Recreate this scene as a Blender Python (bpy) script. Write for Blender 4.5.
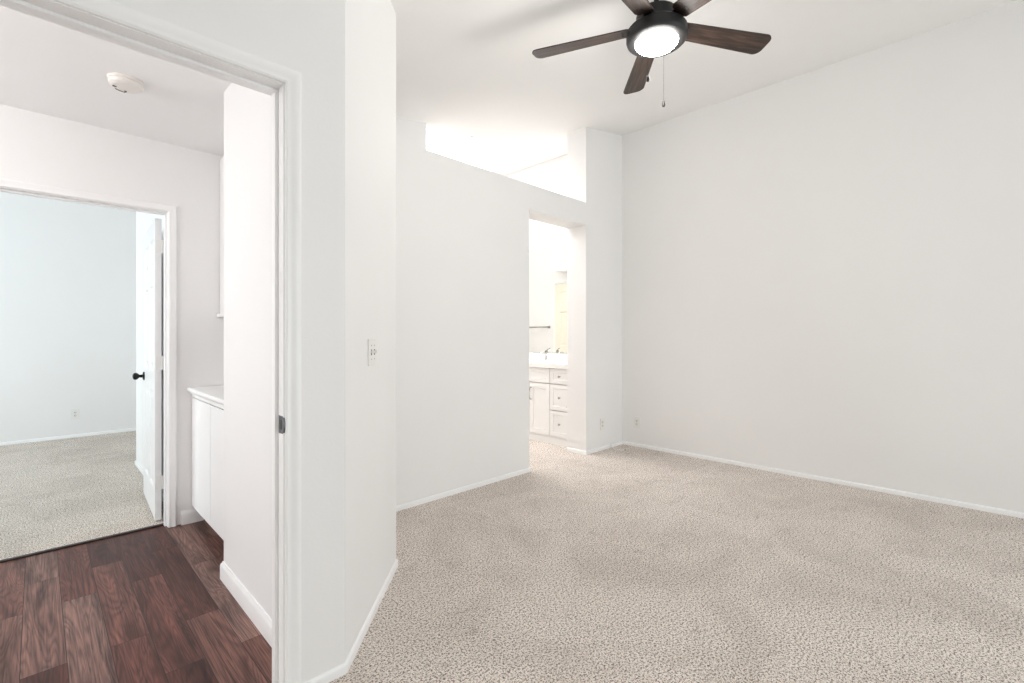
import bpy, bmesh, math, random
from mathutils import Vector, Matrix

for o in list(bpy.data.objects):
    bpy.data.objects.remove(o, do_unlink=True)
S = bpy.context.scene
COL = S.collection
PI = math.pi
random.seed(4)

# ------------------------------------------------------------------ camera
# the camera stands at the corner of the bedroom, level, looking along the 45 degree bisector
EYE = 1.25
cam_d = bpy.data.cameras.new('camera')
cam = bpy.data.objects.new('camera', cam_d)
COL.objects.link(cam)
cam.location = (0, 0, EYE)
cam.rotation_euler = (PI / 2, 0, -PI / 4)
cam_d.sensor_width = 36
cam_d.lens = 36 * 475 / 1024
cam_d.shift_y = -6.2 / 1024
cam_d.clip_start = 0.05
S.camera = cam

# ------------------------------------------------------------------ world, lights, exposure
S.view_settings.view_transform = 'Standard'
S.view_settings.look = 'None'
S.view_settings.gamma = 1
S.view_settings.exposure = 0.13
S.view_settings.use_curve_mapping = False
S.cycles.use_denoising = True
S.cycles.denoising_prefilter = 'NONE'
S.cycles.max_bounces = 14
S.cycles.diffuse_bounces = 9
S.cycles.sample_clamp_indirect = 4

W = bpy.data.worlds.new('sky')
S.world = W
W.use_nodes = True
W.node_tree.nodes['Background'].inputs[0].default_value = (0.92, 0.96, 1.0, 1)
W.node_tree.nodes['Background'].inputs[1].default_value = 0.3


def area(name, loc, rot, sx, sy, power, color=(1, 1, 1)):
    d = bpy.data.lights.new(name, 'AREA')
    d.shape = 'RECTANGLE'
    d.size, d.size_y = sx, sy
    d.energy = power
    d.color = color
    o = bpy.data.objects.new(name, d)
    o.location, o.rotation_euler = loc, rot
    COL.objects.link(o)
    return o


def bulb(name, loc, power, color, radius):
    d = bpy.data.lights.new(name, 'POINT')
    d.energy, d.color, d.shadow_soft_size = power, color, radius
    o = bpy.data.objects.new(name, d)
    o.location = loc
    COL.objects.link(o)
    return o


# daylight entering through each window, the side and hall ones added (the light stands just outside its pane)
area('daylight_patio', (3.05, -4.62, 1.2), (PI / 2, 0, 0), 2.9, 2.2, 106, (0.91, 0.965, 1.0))
area('fill_side_window', (-1.84, -1.40, 1.45), (0, -PI / 2, 0), 1.3, 2.1, 18, (0.955, 0.975, 1.0))  # unseen side window light, added to balance the bedroom walls
area('daylight_far_room', (-3.22, 6.0, 1.5), (0, -PI / 2, 0), 1.5, 2.4, 104, (0.86, 0.94, 1.0))
area('daylight_skylight', (3.465, 4.45, 4.02), (0, 0, 0), 1.7, 1.35, 78, (1.0, 0.99, 0.975))
area('fill_hall_window', (-4.40, 2.80, 1.4), (0, -PI / 2, 0), 1.5, 1.3, 72, (0.985, 0.98, 1.0))  # unseen window light, added to even out hall walls and ceiling

# ------------------------------------------------------------------ key dimensions
XR = 4.766          # right wall
YB = 2.97           # back wall, bedroom face
YB2 = 3.22          # back wall, bath face
YD, YD2 = 1.685, 1.795   # door wall
XH = 0.680          # hall side wall
YN = 2.78           # where the hall side wall ends at the cabinet niche
YH, YH2 = 3.77, 3.89     # hall far wall
XL = -1.6           # bedroom outer left
YF = -4.4           # bedroom wall behind the camera
HALL_H = 2.5
SLOPE = 0.165


def zc(x, y=0):
    return 3.55 - SLOPE * (XR - x)


# ------------------------------------------------------------------ materials
def new_mat(name):
    m = bpy.data.materials.new(name)
    m.use_nodes = True
    nt = m.node_tree
    b = nt.nodes['Principled BSDF']
    return m, nt, b


def lk(nt, a, b):
    nt.links.new(a, b)


def coords(nt, scale=(1, 1, 1), rot=(0, 0, 0), geo=False):
    tc = nt.nodes.new('ShaderNodeTexCoord')
    mp = nt.nodes.new('ShaderNodeMapping')
    mp.inputs['Scale'].default_value = scale
    mp.inputs['Rotation'].default_value = rot
    lk(nt, tc.outputs['Object'], mp.inputs['Vector'])
    return mp.outputs['Vector']


def noise(nt, vec, scale, detail=2, rough=0.5, dist=0.0):
    n = nt.nodes.new('ShaderNodeTexNoise')
    n.inputs['Scale'].default_value = scale
    n.inputs['Detail'].default_value = detail
    n.inputs['Roughness'].default_value = rough
    n.inputs['Distortion'].default_value = dist
    lk(nt, vec, n.inputs['Vector'])
    return n.outputs['Fac']


def ramp(nt, fac, stops):
    r = nt.nodes.new('ShaderNodeValToRGB')
    e = r.color_ramp.elements
    while len(e) < len(stops):
        e.new(0.5)
    for i, (p, c) in enumerate(stops):
        e[i].position = p
        e[i].color = (c[0], c[1], c[2], 1)
    lk(nt, fac, r.inputs['Fac'])
    return r.outputs['Color']


def mixc(nt, fac, a, b, mode='MIX'):
    m = nt.nodes.new('ShaderNodeMix')
    m.data_type = 'RGBA'
    m.blend_type = mode
    for sock, v in ((m.inputs[0], fac), (m.inputs[6], a), (m.inputs[7], b)):
        if isinstance(v, (int, float)):
            sock.default_value = v
        elif isinstance(v, tuple):
            sock.default_value = (v[0], v[1], v[2], 1)
        else:
            lk(nt, v, sock)
    return m.outputs[2]


def bump(nt, bsdf, h, strength, dist):
    b = nt.nodes.new('ShaderNodeBump')
    b.inputs['Strength'].default_value = strength
    b.inputs['Distance'].default_value = dist
    lk(nt, h, b.inputs['Height'])
    lk(nt, b.outputs['Normal'], bsdf.inputs['Normal'])


def plain(name, c, rough=0.5, metal=0.0, spec=0.5, mottle=0.03, nscale=8):
    m, nt, b = new_mat(name)
    v = coords(nt)
    f = noise(nt, v, nscale, 3)
    lo = tuple(max(0, x * (1 - mottle)) for x in c)
    hi = tuple(min(1, x * (1 + mottle)) for x in c)
    lk(nt, ramp(nt, f, [(0.3, lo), (0.7, hi)]), b.inputs['Base Color'])
    b.inputs['Roughness'].default_value = rough
    b.inputs['Metallic'].default_value = metal
    b.inputs['Specular IOR Level'].default_value = spec
    return m


def painted(name, c, rough, scale, strength):
    m, nt, b = new_mat(name)
    v = coords(nt)
    f = noise(nt, v, 3, 2)
    lk(nt, ramp(nt, f, [(0.3, tuple(x * 0.99 for x in c)), (0.7, c)]), b.inputs['Base Color'])
    b.inputs['Roughness'].default_value = rough
    b.inputs['Specular IOR Level'].default_value = 0.35
    bump(nt, b, noise(nt, v, scale, 2, 0.5), strength, 0.002)
    return m


M = {}
M['wall'] = painted('wall_paint', (0.854, 0.847, 0.843), 0.5, 75, 0.22)
M['ceiling'] = painted('ceiling_paint', (0.892, 0.888, 0.882), 0.8, 60, 0.25)
M['trim'] = plain('trim_paint', (0.895, 0.892, 0.89), 0.32, mottle=0.01)
M['door'] = plain('door_paint', (0.86, 0.86, 0.86), 0.35, mottle=0.01)
M['cabinet'] = plain('cabinet_paint', (0.86, 0.855, 0.85), 0.35, mottle=0.01)
M['cream'] = plain('cream_door_paint', (0.86, 0.79, 0.68), 0.4, mottle=0.01)
M['counter'] = plain('white_counter', (0.88, 0.875, 0.86), 0.15, mottle=0.02)
M['plastic'] = plain('white_plastic', (0.82, 0.81, 0.79), 0.35, mottle=0.01)
M['aged'] = plain('aged_plastic', (0.80, 0.77, 0.73), 0.4, mottle=0.02)
M['slot'] = plain('dark_slot', (0.09, 0.085, 0.08), 0.6)
M['bronze'] = plain('dark_bronze', (0.018, 0.017, 0.018), 0.38, 0.6)
M['gunmetal'] = plain('gunmetal', (0.16, 0.165, 0.18), 0.38, 0.8)
M['black'] = plain('black_fan_metal', (0.014, 0.014, 0.015), 0.45, 0.3)
M['chrome'] = plain('chrome', (0.62, 0.62, 0.62), 0.12, 1.0)
M['nickel'] = plain('brushed_nickel', (0.36, 0.35, 0.34), 0.3, 1.0)
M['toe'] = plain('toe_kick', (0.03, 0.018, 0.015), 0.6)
M['vinyl'] = plain('window_vinyl', (0.854, 0.847, 0.843), 0.3, mottle=0.01)

m, nt, b = new_mat('mirror_glass')
b.inputs['Base Color'].default_value = (0.92, 0.94, 0.93, 1)
b.inputs['Metallic'].default_value = 1
b.inputs['Roughness'].default_value = 0.01
M['mirror'] = m

m, nt, b = new_mat('window_glass')
tr = nt.nodes.new('ShaderNodeBsdfTransparent')
gl = nt.nodes.new('ShaderNodeBsdfGlossy')
gl.inputs['Roughness'].default_value = 0.02
tr.inputs['Color'].default_value = (0.96, 0.98, 0.98, 1)
mx = nt.nodes.new('ShaderNodeMixShader')
mx.inputs[0].default_value = 0.06
lk(nt, tr.outputs[0], mx.inputs[1])
lk(nt, gl.outputs[0], mx.inputs[2])
lk(nt, mx.outputs[0], nt.nodes['Material Output'].inputs['Surface'])
M['glass'] = m

m, nt, b = new_mat('lit_lens')
b.inputs['Base Color'].default_value = (0.95, 0.95, 0.93, 1)
b.inputs['Emission Color'].default_value = (1.0, 0.96, 0.90, 1)
b.inputs['Emission Strength'].default_value = 14
b.inputs['Roughness'].default_value = 0.4
M['lens'] = m


def carpet(name, lo, mid, hi):
    m, nt, b = new_mat(name)
    v = coords(nt)
    f1 = noise(nt, v, 115, 3, 0.85)
    f2 = noise(nt, v, 240, 2, 0.6)
    mm = nt.nodes.new('ShaderNodeMath')
    mm.operation = 'MULTIPLY_ADD'
    mm.inputs[1].default_value = 3.0
    lk(nt, f1, mm.inputs[0])
    lk(nt, f2, mm.inputs[2])
    hf = nt.nodes.new('ShaderNodeMath')
    hf.operation = 'MULTIPLY'
    hf.inputs[1].default_value = 0.25
    lk(nt, mm.outputs[0], hf.inputs[0])
    c = ramp(nt, hf.outputs[0], [(0.438, lo), (0.475, mid), (0.525, hi)])
    # pile brushed one way or the other: soft patches, and thin brush lines left by the vacuum
    big = noise(nt, coords(nt, (1, 1, 1), (0, 0, 0.5)), 1.6, 5, 0.65, 0.9)
    c = mixc(nt, 1.0, c, ramp(nt, big, [(0.35, (0.85, 0.84, 0.83)), (0.58, (1, 1, 1))]), 'MULTIPLY')
    ln_ = noise(nt, coords(nt, (1.0, 2.2, 1), (0, 0, 0.9)), 2.6, 3, 0.55, 0.7)
    msk = noise(nt, coords(nt, (1, 1, 1), (0.4, 0, 0.2)), 7.0, 2, 0.6)
    d1_ = nt.nodes.new('ShaderNodeMath')
    d1_.operation = 'SUBTRACT'
    lk(nt, ln_, d1_.inputs[0])
    d1_.inputs[1].default_value = 0.5
    d2_ = nt.nodes.new('ShaderNodeMath')
    d2_.operation = 'ABSOLUTE'
    lk(nt, d1_.outputs[0], d2_.inputs[0])
    lines = ramp(nt, d2_.outputs[0], [(0.0, (0.80, 0.785, 0.77)), (0.018, (1, 1, 1))])
    c = mixc(nt, ramp(nt, msk, [(0.50, (0, 0, 0)), (0.58, (1, 1, 1))]), c, mixc(nt, 1.0, c, lines, 'MULTIPLY'))
    lk(nt, c, b.inputs['Base Color'])
    b.inputs['Roughness'].default_value = 0.95
    b.inputs['Specular IOR Level'].default_value = 0.1
    b.inputs['Sheen Weight'].default_value = 0.15
    bump(nt, b, hf.outputs[0], 0.7, 0.012)
    return m


M['carpet'] = carpet('beige_carpet', (0.09, 0.066, 0.05), (0.69, 0.59, 0.525), (0.96, 0.885, 0.82))
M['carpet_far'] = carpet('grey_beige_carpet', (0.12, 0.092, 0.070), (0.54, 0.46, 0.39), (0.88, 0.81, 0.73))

# dark wood-look planks running from the bedroom door to the far door (along Y)
m, nt, b = new_mat('dark_planks')
v = coords(nt, (1, 1, 1), (0, 0, PI / 2))
v.node.inputs['Location'].default_value = (0.31, 0.045, 0)
br = nt.nodes.new('ShaderNodeTexBrick')
br.offset = 0.37
br.offset_frequency = 2
br.inputs['Color1'].default_value = (0, 0, 0, 1)
br.inputs['Color2'].default_value = (1, 1, 1, 1)
br.inputs['Mortar'].default_value = (0.5, 0.5, 0.5, 1)
br.inputs['Scale'].default_value = 1
br.inputs['Mortar Size'].default_value = 0.0012
br.inputs['Mortar Smooth'].default_value = 0.2
br.inputs['Bias'].default_value = 0
br.inputs['Brick Width'].default_value = 0.92
br.inputs['Row Height'].default_value = 0.127
lk(nt, v, br.inputs['Vector'])
cmb = nt.nodes.new('ShaderNodeCombineXYZ')
mul = nt.nodes.new('ShaderNodeMath')
mul.operation = 'MULTIPLY'
mul.inputs[1].default_value = 37
sep = nt.nodes.new('ShaderNodeSeparateColor')
lk(nt, br.outputs['Color'], sep.inputs[0])
lk(nt, sep.outputs[0], mul.inputs[0])
lk(nt, mul.outputs[0], cmb.inputs[2])
lk(nt, mul.outputs[0], cmb.inputs[0])
tc = nt.nodes.new('ShaderNodeTexCoord')
va = nt.nodes.new('ShaderNodeVectorMath')
va.operation = 'ADD'
lk(nt, tc.outputs['Object'], va.inputs[0])
lk(nt, cmb.outputs[0], va.inputs[1])


def mapped(nt, src, scale):
    mp = nt.nodes.new('ShaderNodeMapping')
    mp.inputs['Scale'].default_value = scale
    lk(nt, src, mp.inputs['Vector'])
    return mp.outputs['Vector']


grain = noise(nt, mapped(nt, va.outputs[0], (130, 3.0, 1)), 1.0, 5, 0.7, 0.5)
cath = noise(nt, mapped(nt, va.outputs[0], (11, 0.9, 1)), 1.0, 2, 0.5, 0.6)
wv = nt.nodes.new('ShaderNodeMath')
wv.operation = 'MULTIPLY'
wv.inputs[1].default_value = 130
lk(nt, cath, wv.inputs[0])
sn = nt.nodes.new('ShaderNodeMath')
sn.operation = 'SINE'
lk(nt, wv.outputs[0], sn.inputs[0])
s01 = nt.nodes.new('ShaderNodeMapRange')
s01.inputs['From Min'].default_value = -1
s01.inputs['From Max'].default_value = 1
lk(nt, sn.outputs[0], s01.inputs['Value'])
tone = ramp(nt, sep.outputs[0], [(0.0, (0.066, 0.024, 0.019)), (0.35, (0.130, 0.052, 0.041)),
                                 (0.70, (0.165, 0.078, 0.062)), (1.0, (0.205, 0.122, 0.103))])
blot = noise(nt, mapped(nt, va.outputs[0], (13, 1.5, 1)), 1.0, 3, 0.6, 0.5)
tone = mixc(nt, 1.0, tone, ramp(nt, blot, [(0.33, (0.50, 0.46, 0.45)), (0.5, (1.0, 1.0, 1.0)), (0.68, (1.35, 1.33, 1.3))]), 'MULTIPLY')
tone = mixc(nt, 1.0, tone, ramp(nt, grain, [(0.34, (0.32, 0.30, 0.30)), (0.50, (0.95, 0.95, 0.95)), (0.68, (1.32, 1.30, 1.28))]), 'MULTIPLY')
tone = mixc(nt, 0.45, tone, mixc(nt, 1.0, tone, ramp(nt, s01.outputs[0], [(0.0, (0.45, 0.42, 0.42)), (0.5, (1.05, 1.05, 1.05)), (1.0, (1.45, 1.42, 1.4))]), 'MULTIPLY'))
tone = mixc(nt, br.outputs['Fac'], tone, (0.018, 0.011, 0.010))
lk(nt, tone, b.inputs['Base Color'])
lk(nt, ramp(nt, grain, [(0.2, (0.42, 0.42, 0.42)), (0.8, (0.58, 0.58, 0.58))]), b.inputs['Roughness'])
b.inputs['Specular IOR Level'].default_value = 0.3
bump(nt, b, grain, 0.12, 0.002)
M['planks'] = m

# walnut fan blades, grain along local X
m, nt, b = new_mat('walnut_blade')
g = noise(nt, coords(nt, (5, 75, 5)), 1.0, 5, 0.65, 0.8)
g2 = noise(nt, coords(nt, (3, 14, 3)), 1.0, 3, 0.5, 1.0)
c = ramp(nt, g, [(0.3, (0.007, 0.004, 0.003)), (0.5, (0.033, 0.019, 0.014)), (0.72, (0.095, 0.060, 0.044))])
c = mixc(nt, 1.0, c, ramp(nt, g2, [(0.3, (0.6, 0.58, 0.56)), (0.7, (1.2, 1.15, 1.1))]), 'MULTIPLY')
lk(nt, c, b.inputs['Base Color'])
b.inputs['Roughness'].default_value = 0.45
M['walnut'] = m


# ------------------------------------------------------------------ mesh helpers
def add_box(bm, lo, hi, bevel=0.0, seg=2):
    x0, y0, z0 = lo
    x1, y1, z1 = hi
    vs = [bm.verts.new(p) for p in ((x0, y0, z0), (x1, y0, z0), (x1, y1, z0), (x0, y1, z0),
                                    (x0, y0, z1), (x1, y0, z1), (x1, y1, z1), (x0, y1, z1))]
    fs = [bm.faces.new([vs[i] for i in f]) for f in
          ((0, 3, 2, 1), (4, 5, 6, 7), (0, 1, 5, 4), (1, 2, 6, 5), (2, 3, 7, 6), (3, 0, 4, 7))]
    if bevel:
        es = {e for f in fs for e in f.edges}
        bmesh.ops.bevel(bm, geom=list(es), offset=bevel, segments=seg, profile=0.6, affect='EDGES')
    return vs


def add_prism(bm, poly, z0, z1):
    """vertical prism over a plan polygon; z0 / z1 are numbers or functions of (x, y)"""
    f0 = z0 if callable(z0) else (lambda x, y: z0)
    f1 = z1 if callable(z1) else (lambda x, y: z1)
    n = len(poly)
    lo = [bm.verts.new((x, y, f0(x, y))) for x, y in poly]
    hi = [bm.verts.new((x, y, f1(x, y))) for x, y in poly]
    bm.faces.new(lo[::-1])
    bm.faces.new(hi)
    for i in range(n):
        j = (i + 1) % n
        bm.faces.new((lo[i], lo[j], hi[j], hi[i]))


def add_panel(bm, poly, axis, a, c):
    """slab cut from an elevation polygon (u, z); axis 'y': u is X, slab from Y=a to c; axis 'x': u is Y"""
    P = (lambda u, z, d: (u, d, z)) if axis == 'y' else (lambda u, z, d: (d, u, z))
    A = [bm.verts.new(P(u, z, a)) for u, z in poly]
    B = [bm.verts.new(P(u, z, c)) for u, z in poly]
    bm.faces.new(A)
    bm.faces.new(B[::-1])
    n = len(poly)
    for i in range(n):
        j = (i + 1) % n
        bm.faces.new((A[i], B[i], B[j], A[j]))


def add_lathe(bm, prof, n=48, center=(0, 0, 0), cap=True):
    rings = []
    for r, z in prof:
        if r < 1e-6:
            rings.append([bm.verts.new((center[0], center[1], center[2] + z))])
        else:
            rings.append([bm.verts.new((center[0] + r * math.cos(2 * PI * k / n),
                                        center[1] + r * math.sin(2 * PI * k / n), center[2] + z)) for k in range(n)])
    for a, c in zip(rings[:-1], rings[1:]):
        for k in range(n):
            j = (k + 1) % n
            if len(a) == 1 and len(c) == 1:
                continue
            if len(a) == 1:
                bm.faces.new((a[0], c[k], c[j]))
            elif len(c) == 1:
                bm.faces.new((a[k], a[j], c[0]))
            else:
                bm.faces.new((a[k], a[j], c[j], c[k]))
    if cap:
        for r in (rings[0], rings[-1]):
            if len(r) > 1:
                bm.faces.new(r)


def add_tube(bm, pts, r, n=12):
    pts = [Vector(p) for p in pts]
    rings = []
    up = Vector((0, 0, 1))
    for i, p in enumerate(pts):
        t = (pts[min(i + 1, len(pts) - 1)] - pts[max(i - 1, 0)]).normalized()
        a = t.cross(up)
        if a.length < 1e-4:
            a = t.cross(Vector((1, 0, 0)))
        a.normalize()
        c = t.cross(a)
        rr = r[i] if isinstance(r, (list, tuple)) else r
        rings.append([bm.verts.new(p + rr * (math.cos(2 * PI * k / n) * a + math.sin(2 * PI * k / n) * c)) for k in range(n)])
    for A, B in zip(rings[:-1], rings[1:]):
        for k in range(n):
            j = (k + 1) % n
            bm.faces.new((A[k], A[j], B[j], B[k]))
    bm.faces.new(rings[0])
    bm.faces.new(rings[-1])


def add_sweep(bm, prof, path):
    """prof: list of (d, p); path(d, p) -> list of points; lofts between profile points"""
    rows = [[bm.verts.new(q) for q in path(d, p)] for d, p in prof]
    for A, B in zip(rows[:-1], rows[1:]):
        for k in range(len(A) - 1):
            bm.faces.new((A[k], A[k + 1], B[k + 1], B[k]))
    bm.faces.new([r[0] for r in rows])
    bm.faces.new([r[-1] for r in rows])


def add_front(bm, w, h, t, rail, depth, T):
    """shaker front: w along local x, h along local z, face towards local -y, recessed centre"""
    base = len(bm.verts)
    bev = 0.004
    o = [(0, 0), (w, 0), (w, h), (0, h)]
    i1 = [(rail, rail), (w - rail, rail), (w - rail, h - rail), (rail, h - rail)]
    i2 = [(rail + bev, rail + bev), (w - rail - bev, rail + bev), (w - rail - bev, h - rail - bev), (rail + bev, h - rail - bev)]
    R = []
    for loop, y in ((o, 0.0), (o, -t), (i1, -t), (i2, -t + depth)):
        R.append([bm.verts.new(T @ Vector((x, y, z))) for x, z in loop])
    bm.faces.new(R[0])
    for A, B in zip(R[:-1], R[1:]):
        for k in range(4):
            j = (k + 1) % 4
            bm.faces.new((A[k], A[j], B[j], B[k]))
    bm.faces.new(R[3])


LOC = {}


def link(o, parent=None):
    COL.objects.link(o)
    if parent is not None:
        o.parent = parent
    return o


def obj(name, bm, mat, parent=None, world=True, smooth=False, at=None):
    """ONE mesh object; world-space vertices are moved into the parent's space"""
    off = Vector((0, 0, 0))
    if world:
        p = parent
        while p is not None:
            off += p.location
            p = p.parent
    if at is not None:
        off = off + Vector(at)
    bmesh.ops.remove_doubles(bm, verts=bm.verts, dist=1e-6)
    bmesh.ops.recalc_face_normals(bm, faces=bm.faces)
    if world or at is not None:
        bmesh.ops.translate(bm, vec=-off, verts=bm.verts)
    me = bpy.data.meshes.new(name)
    bm.to_mesh(me)
    bm.free()
    me.materials.append(M[mat] if isinstance(mat, str) else mat)
    if smooth:
        for p in me.polygons:
            p.use_smooth = True
        try:
            me.set_sharp_from_angle(angle=math.radians(smooth if smooth > 1 else 35))
        except Exception:
            pass
    o = bpy.data.objects.new(name, me)
    if at is not None:
        o.location = Vector(at)
    return link(o, parent)


def thing(name, label, cat, loc=(0, 0, 0), rotz=0, group=None):
    o = bpy.data.objects.new(name, None)
    o.empty_display_size = 0.05
    COL.objects.link(o)
    o.location = loc
    o.rotation_euler = (0, 0, rotz)
    return tag(o, label, cat, group)


def tag(o, label, cat, group=None):
    o['label'] = label
    o['category'] = cat
    if group:
        o['group'] = group
    return o


def struct(o, label=None, cat=None):
    o['kind'] = 'structure'
    if label:
        o['label'] = label
        o['category'] = cat
    return o


def wall(name, bm, label, mat='wall', cat='wall'):
    return struct(obj(name, bm, mat), label, cat)


NB = bmesh.new

# ------------------------------------------------------------------ floors
bm = NB()
add_prism(bm, [(XL, YF), (XR, YF), (XR, 7.3), (2.5, 7.3), (2.5, 3.7), (1.376, 3.7), (1.376, 2.74), (0.69, 2.74), (0.69, 1.74), (XL, 1.74)], -0.10, 0.0)
wall('floor', bm, 'speckled beige carpet over the whole bedroom floor', 'carpet', 'floor')
bm = NB()
add_prism(bm, [(-4.2, 1.74), (0.69, 1.74), (0.69, 2.74), (1.376, 2.74), (1.376, 3.85), (-4.2, 3.85)], -0.10, -0.004)
wall('floor', bm, 'dark reddish brown wood plank floor of the hall', 'planks', 'floor')
bm = NB()
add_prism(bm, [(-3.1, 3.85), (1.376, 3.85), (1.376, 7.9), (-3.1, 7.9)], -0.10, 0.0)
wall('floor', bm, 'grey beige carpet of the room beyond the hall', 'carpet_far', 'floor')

# ------------------------------------------------------------------ walls
# door wall with the chamfered corner mass
bm = NB()
add_panel(bm, [(-4.2, 0), (-0.26, 0), (-0.26, 2.12), (0.612, 2.12), (0.612, 0), (XH, 0), (XH, zc(XH)), (-0.9, 2.62), (-4.2, 2.62)], 'y', YD, YD2)
add_prism(bm, [(XH, YD), (0.808, YD), (1.376, 2.264), (1.376, YN), (XH, YN)], 0, zc)
wall('wall_left', bm, 'white wall around the near doorway with an angled corner')
# half-height back wall with the bath doorway, full height at its right end
SX = 4.067
bm = NB()
add_panel(bm, [(1.376, 0), (3.193, 0), (3.193, 2.405), (SX, 2.405), (SX, 0), (XR, 0),
               (XR, zc(XR)), (SX, zc(SX)), (SX, 2.64), (1.376, 2.64)], 'y', YB, YB2)
wall('wall_back', bm, 'white partition with a tall doorway and an open ledge below the ceiling')
bm = NB()
add_prism(bm, [(XR, YF - 0.12), (XR + 0.12, YF - 0.12), (XR + 0.12, 7.42), (XR, 7.42)], 0, lambda x, y: zc(XR))
wall('wall_right', bm, 'large plain white wall right of the bath doorway')
# wall behind the camera with the patio window, and the side wall with an added window
bm = NB()
add_panel(bm, [(XL, 0), (1.55, 0), (1.55, 2.3), (4.55, 2.3), (4.55, 0), (XR, 0), (XR, zc(XR)), (XL, zc(XL))], 'y', YF - 0.12, YF)
wall('wall_front', bm, 'white bedroom wall with the patio window')
bm = NB()
for (ya, za), (yb, zb) in (((YF - 0.12, 0), (-2.45, 2.5)), ((-0.35, 0), (YD, 2.5)), ((-2.45, 0), (-0.35, 0.8)), ((-2.45, 2.1), (-0.35, 2.5))):
    add_box(bm, (XL - 0.12, ya, za), (XL, yb, zb))
wall('wall_side', bm, 'white bedroom side wall with an added window')
# hall
bm = NB()
add_panel(bm, [(-4.2, 0), (-0.23, 0), (-0.23, 2.07), (0.62, 2.07), (0.62, 0), (1.376, 0), (1.376, 3.3), (-4.2, 3.3)], 'y', YH, YH2)
wall('wall_hall_end', bm, 'white hall wall around the far doorway')
bm = NB()
for lo, hi in (((YD2, 0), (2.1, HALL_H)), ((3.5, 0), (YH, HALL_H)), ((2.1, 0), (3.5, 0.6)), ((2.1, 2.2), (3.5, HALL_H))):
    add_box(bm, (-4.3, lo[0], lo[1]), (-4.2, hi[0], hi[1]))
wall('wall_hall_side', bm, 'white wall with an added window at the end of the hall')
bm = NB()
add_box(bm, (1.31, YN, 0), (1.376, YH, HALL_H + 0.4))
wall('wall_niche', bm, 'white back of the cabinet niche')
# far room
bm = NB()
add_prism(bm, [(-3.1, 7.9), (1.376, 7.9), (1.376, 8.0), (-3.1, 8.0)], 0, 3.3)
wall('wall_far', bm, 'pale white far wall of the room beyond the hall')
bm = NB()
add_prism(bm, [(0.68, YH2), (1.376, YH2), (1.376, 7.9), (1.3, 7.9), (1.3, 5.84), (0.68, 5.84)], 0, 3.3)
wall('wall_far_side', bm, 'white projecting corner behind the open door')
bm = NB()
for lo, hi in (((YH2, 0), (4.75, 3.3)), ((7.25, 0), (7.9, 3.3)), ((4.75, 0), (7.25, 0.7)), ((4.75, 2.3), (7.25, 3.3))):
    add_box(bm, (-3.1, lo[0], lo[1]), (-3.0, hi[0], hi[1]))
wall('wall_far_window', bm, 'white window wall of the room beyond the hall')
# bath
bm = NB()
add_prism(bm, [(1.376, 3.7), (2.4, 3.7), (2.4, 7.3), (2.5, 7.3), (2.5, 3.6), (1.376, 3.6)], 0, zc)
add_box(bm, (1.376, YB2, 0), (1.45, 3.6, zc(1.376)))
wall('wall_bath', bm, 'white bathroom wall opposite the vanity')
bm = NB()
add_prism(bm, [(2.4, 7.3), (XR, 7.3), (XR, 7.42), (2.4, 7.42)], 0, zc)
wall('wall_bath_end', bm, 'white end wall of the bathroom')
bm = NB()
add_box(bm, (2.5, 5.05, 2.42), (2.8, 5.65, zc(2.5) - 0.003))
wall('trim_5', bm, 'white dropped soffit above the bathroom door', 'ceiling', 'soffit')

# ------------------------------------------------------------------ ceilings
KX0, KX1, KY0, KY1 = 2.52, 4.40, 3.72, 5.2     # skylight opening
bm = NB()
top = lambda x, y: zc(x) + 0.12
XO = XR + 0.12
for poly in ([(XL - 0.12, YF - 0.12), (XO, YF - 0.12), (XO, YD2), (XL - 0.12, YD2)],
             [(XH, YD2), (XO, YD2), (XO, YB2), (XH, YB2)],
             [(1.376, YB2), (XO, YB2), (XO, KY0), (1.376, KY0)],
             [(2.4, KY0), (KX0, KY0), (KX0, KY1), (2.4, KY1)],
             [(KX1, KY0), (XO, KY0), (XO, KY1), (KX1, KY1)],
             [(2.4, KY1), (XO, KY1), (XO, 7.42), (2.4, 7.42)]):
    add_prism(bm, poly, zc, top)
wall('ceiling', bm, 'sloping white ceiling above the bedroom and bathroom', 'ceiling', 'ceiling')
bm = NB()
add_box(bm, (-4.2, YD2, HALL_H), (XH, YH, HALL_H + 0.1))
add_box(bm, (XH, YN, HALL_H), (1.31, YH, HALL_H + 0.1))
wall('ceiling', bm, 'low flat white ceiling of the hall', 'ceiling', 'ceiling')
bm = NB()
add_box(bm, (-3.1, YH2, 3.3), (1.376, 8.0, 3.4))
wall('ceiling', bm, 'white ceiling of the room beyond the hall', 'ceiling', 'ceiling')

# skylight: white shaft, curb frame and pane
sk = thing('window_3', 'bright skylight above the bathroom behind the ledge', 'skylight', (3.46, 4.46, zc(3.46)))
struct(sk)
bm = NB()
ZT = 4.08
for poly in ([(KX0 - 0.05, KY0 - 0.05), (KX1 + 0.05, KY0 - 0.05), (KX1 + 0.05, KY0), (KX0 - 0.05, KY0)],
             [(KX0 - 0.05, KY1), (KX1 + 0.05, KY1), (KX1 + 0.05, KY1 + 0.05), (KX0 - 0.05, KY1 + 0.05)],
             [(KX0 - 0.05, KY0), (KX0, KY0), (KX0, KY1), (KX0 - 0.05, KY1)],
             [(KX1, KY0), (KX1 + 0.05, KY0), (KX1 + 0.05, KY1), (KX1, KY1)]):
    add_prism(bm, poly, lambda x, y: zc(x) + 0.121, ZT)
obj('shaft', bm, 'ceiling', sk)
bm = NB()
add_box(bm, (KX0 - 0.05, KY0 - 0.05, ZT), (KX1 + 0.05, KY1 + 0.05, ZT + 0.012))
obj('pane', bm, 'glass', sk)


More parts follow.
